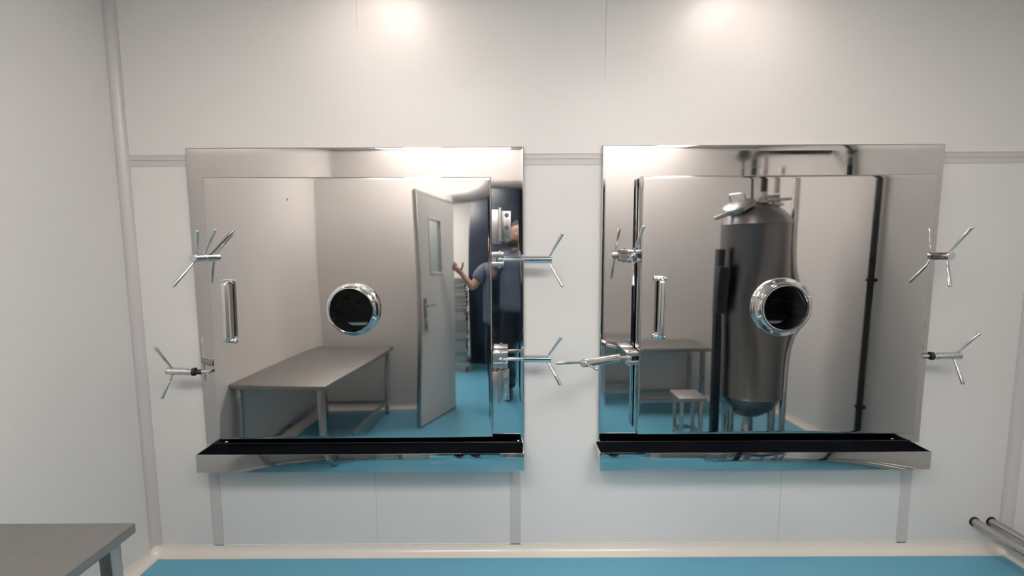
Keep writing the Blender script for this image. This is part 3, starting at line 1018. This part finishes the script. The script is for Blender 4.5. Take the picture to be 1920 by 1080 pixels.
# ------------------------------------------------------------------ the person taking the picture
def skin_obj(name, chains, material, parent=None, sub=2):
    """chains: list of [(co, radius or (rx,ry))...]; an entry may be an int index of an earlier vertex of the same list of verts"""
    bm = bmesh.new()
    lay = bm.verts.layers.skin.verify()
    roots = []
    named = {}
    for ch in chains:
        prev = None
        for it in ch:
            if isinstance(it, str):
                v = named[it]
            else:
                v = bm.verts.new(it[0])
                r = it[1]
                v[lay].radius = (r, r) if not isinstance(r, tuple) else r
                if len(it) > 2:
                    named[it[2]] = v
                if prev is None:
                    v[lay].use_root = True
            if prev is not None:
                bm.edges.new((prev, v))
            prev = v
    me = bpy.data.meshes.new(name)
    bm.to_mesh(me); bm.free()
    o = bpy.data.objects.new(name, me)
    COL.objects.link(o)
    me.materials.append(material)
    s = o.modifiers.new('skin', 'SKIN'); s.use_smooth_shade = True; s.branch_smoothing = 0.4
    ss = o.modifiers.new('subsurf', 'SUBSURF'); ss.levels = sub; ss.render_levels = sub
    if parent:
        o.parent = parent
    return o


PX, PY = 0.09, -2.20


def P(x, y, z):
    return (PX + x, PY + y, z)


HX = -0.03
hand_l = Vector(P(-0.40, 0.08, 1.285))
hand_r = Vector((0.145, -2.072, 1.395))
ch = [
    [(P(0, 0, 0.86), (0.15, 0.10), 'pelvis'), (P(0, 0, 0.98), (0.145, 0.095)), (P(0, 0, 1.12), (0.155, 0.10)), (P(0, 0, 1.26), (0.16, 0.10), 'chest'), (P(-0.005, 0, 1.345), (0.105, 0.065), 'neckbase'),
     (P(-0.01, 0.0, 1.415), 0.052), (P(-0.015, 0.012, 1.465), (0.058, 0.07)), (P(-0.015, 0.012, 1.53), (0.074, 0.09), 'head'), (P(-0.015, 0.004, 1.59), (0.075, 0.088)), (P(-0.015, 0.0, 1.625), (0.05, 0.06))],
    ['neckbase', (P(-0.16, 0, 1.335), 0.055), (P(-0.21, 0.0, 1.28), 0.052), (P(-0.275, 0.03, 1.175), 0.044), (P(-0.295, 0.035, 1.165), 0.041), (P(-0.35, 0.06, 1.225), 0.034), (hand_l, 0.025), (hand_l + Vector((-0.030, 0.008, 0.030)), 0.031), (hand_l + Vector((-0.062, 0.014, 0.056)), 0.034), (hand_l + Vector((-0.085, 0.018, 0.074)), 0.026)],
    ['neckbase', (P(0.16, 0, 1.335), 0.055), (P(0.21, 0.0, 1.27), 0.052), (P(0.240, 0.03, 1.14), 0.043), (P(0.24, 0.05, 1.11), 0.041), (P(0.16, 0.135, 1.25), 0.034), (hand_r, 0.025), (hand_r + Vector((-0.014, 0.012, 0.030)), 0.030), (hand_r + Vector((-0.022, 0.016, 0.062)), 0.028)],
    ['pelvis', (P(-0.09, 0, 0.78), 0.085), (P(-0.10, 0.01, 0.62), 0.078), (P(-0.105, 0.02, 0.45), 0.055), (P(-0.11, -0.01, 0.30), 0.052), (P(-0.11, -0.03, 0.09), 0.036), (P(-0.115, -0.03, 0.045), 0.036), (P(-0.13, 0.09, 0.03), 0.03)],
    ['pelvis', (P(0.09, 0, 0.78), 0.085), (P(0.10, 0.01, 0.62), 0.078), (P(0.105, 0.02, 0.45), 0.055), (P(0.11, -0.01, 0.30), 0.052), (P(0.11, -0.03, 0.09), 0.036), (P(0.115, -0.03, 0.045), 0.036), (P(0.13, 0.09, 0.03), 0.03)],
    # nose
    [(P(-0.015, 0.095, 1.525), 0.011), (P(-0.015, 0.113, 1.505), 0.013)],
    # ears
    [(P(-0.092, 0.0, 1.535), (0.008, 0.02)), (P(-0.095, -0.005, 1.505), (0.007, 0.014))],
    [(P(0.062, 0.0, 1.535), (0.008, 0.02)), (P(0.065, -0.005, 1.505), (0.007, 0.014))],
]
# left hand: palm turned to the mirror, thumb up, fingers loosely curled
ax_h = Vector((-0.70, 0.15, 0.60)).normalized()          # wrist to knuckles
up_h = Vector((0.55, 0.25, 0.80)).normalized()           # towards the thumb side
fw_h = Vector((0.10, 0.97, -0.15)).normalized()          # out of the palm
kn = hand_l + ax_h * 0.095
for L, off, cu in ((0.072, 0.030, 0.5), (0.080, 0.010, 0.7), (0.075, -0.010, 0.9), (0.058, -0.028, 1.1)):
    b = kn + up_h * off - ax_h * 0.012
    m1 = b + (ax_h * 0.9 + fw_h * 0.35 * cu).normalized() * L * 0.48
    m2 = m1 + (ax_h * 0.55 + fw_h * 0.9 * cu).normalized() * L * 0.32
    m3 = m2 + (ax_h * 0.05 + fw_h * 1.0).normalized() * L * 0.24
    ch.append([(b, 0.0105), (m1, 0.0098), (m2, 0.009), (m3, 0.0075)])
tb = hand_l + ax_h * 0.030 + up_h * 0.016
ch.append([(tb, 0.014), (tb + up_h * 0.036 + fw_h * 0.012, 0.0115), (tb + up_h * 0.062 + ax_h * 0.012 + fw_h * 0.018, 0.0105), (tb + up_h * 0.084 + ax_h * 0.020 + fw_h * 0.020, 0.0085)])
# right hand closed round the end of the phone: fingers in front of it, thumb behind
kr = hand_r + Vector((-0.018, 0.018, 0.040))
for k in range(4):
    b = kr + Vector((-0.002 * k, 0.010, -0.028 + 0.019 * k))
    ch.append([(b, 0.0098), (b + Vector((-0.004, 0.040, 0.002)), 0.0092), (b + Vector((-0.022, 0.049, 0.003)), 0.0085), (b + Vector((-0.042, 0.047, 0.003)), 0.007)])
tq = hand_r + Vector((-0.026, 0.010, 0.045))
ch.append([(tq, 0.013), (tq + Vector((-0.026, -0.006, 0.012)), 0.0105), (tq + Vector((-0.050, 0.002, 0.020)), 0.0085)])
body = skin_obj('person', ch, M['skin'])
tag(body, 'person in grey polo and dark trousers mirrored in the left door, open hand raised', 'person')

skin_obj('polo_shirt', [
    [(P(0, 0, 0.83), (0.212, 0.150), 'hem'), (P(0, 0, 0.88), (0.208, 0.146)), (P(0, 0, 1.00), (0.202, 0.136)), (P(0, 0, 1.12), (0.206, 0.138)), (P(0, 0, 1.25), (0.208, 0.136)), (P(-0.004, 0, 1.345), (0.165, 0.108), 'nb'), (P(-0.008, 0, 1.40), (0.075, 0.078))],
    ['nb', (P(-0.165, 0, 1.325), 0.078), (P(-0.215, 0.0, 1.27), 0.076), (P(-0.258, 0.018, 1.205), 0.070)],
    ['nb', (P(0.165, 0, 1.325), 0.078), (P(0.215, 0.0, 1.265), 0.076), (P(0.230, 0.0, 1.18), 0.068)],
], M['polo'], body)
skin_obj('trousers', [
    [(P(0, 0, 0.96), (0.175, 0.115)), (P(0, 0, 0.90), (0.185, 0.125)), (P(0, 0, 0.83), (0.188, 0.130), 'pel')],
    ['pel', (P(-0.095, 0, 0.74), 0.108), (P(-0.105, 0.01, 0.60), 0.096), (P(-0.108, 0.02, 0.45), 0.078), (P(-0.11, -0.01, 0.30), 0.073), (P(-0.11, -0.025, 0.08), 0.066)],
    ['pel', (P(0.095, 0, 0.74), 0.108), (P(0.105, 0.01, 0.60), 0.096), (P(0.108, 0.02, 0.45), 0.078), (P(0.11, -0.01, 0.30), 0.073), (P(0.11, -0.025, 0.08), 0.066)],
], M['trousers'], body)
for s in (-1, 1):
    skin_obj('shoe', [[(P(s * 0.115, -0.06, 0.045), (0.042, 0.044)), (P(s * 0.118, 0.0, 0.048), (0.044, 0.046)), (P(s * 0.125, 0.07, 0.037), (0.046, 0.036)), (P(s * 0.132, 0.14, 0.030), (0.040, 0.028))]], M['black'], body)
skin_obj('hair', [[(P(-0.015, -0.045, 1.50), (0.062, 0.045)), (P(-0.015, -0.045, 1.56), (0.082, 0.060)), (P(-0.015, -0.012, 1.615), (0.080, 0.085)), (P(-0.015, 0.03, 1.635), (0.066, 0.045))]], M['hair'], body)
for s in (-1, 1):
    bm = bmesh.new()
    bmesh.ops.create_uvsphere(bm, u_segments=12, v_segments=8, radius=0.012)
    bmesh.ops.translate(bm, verts=bm.verts, vec=P(-0.015 + s * 0.031, 0.094, 1.54))
    e_ = finish(bm, 'eye', M['white'])
    e_.parent = body

# the phone that takes the picture, held just behind the viewpoint
ph = empty('smartphone', (0.045, -2.035, 1.455), 'black phone held up in the hand of the mirrored person', 'phone')
bm = bmesh.new(); bx(bm, -0.025, 0.115, -2.045, -2.036, 1.418, 1.489, 0.003)
finish(bm, 'phone_body', M['near_black'], ph)
bm = bmesh.new(); bx(bm, -0.021, 0.111, -2.0462, -2.0448, 1.422, 1.485)
finish(bm, 'screen', M['navy'], ph)
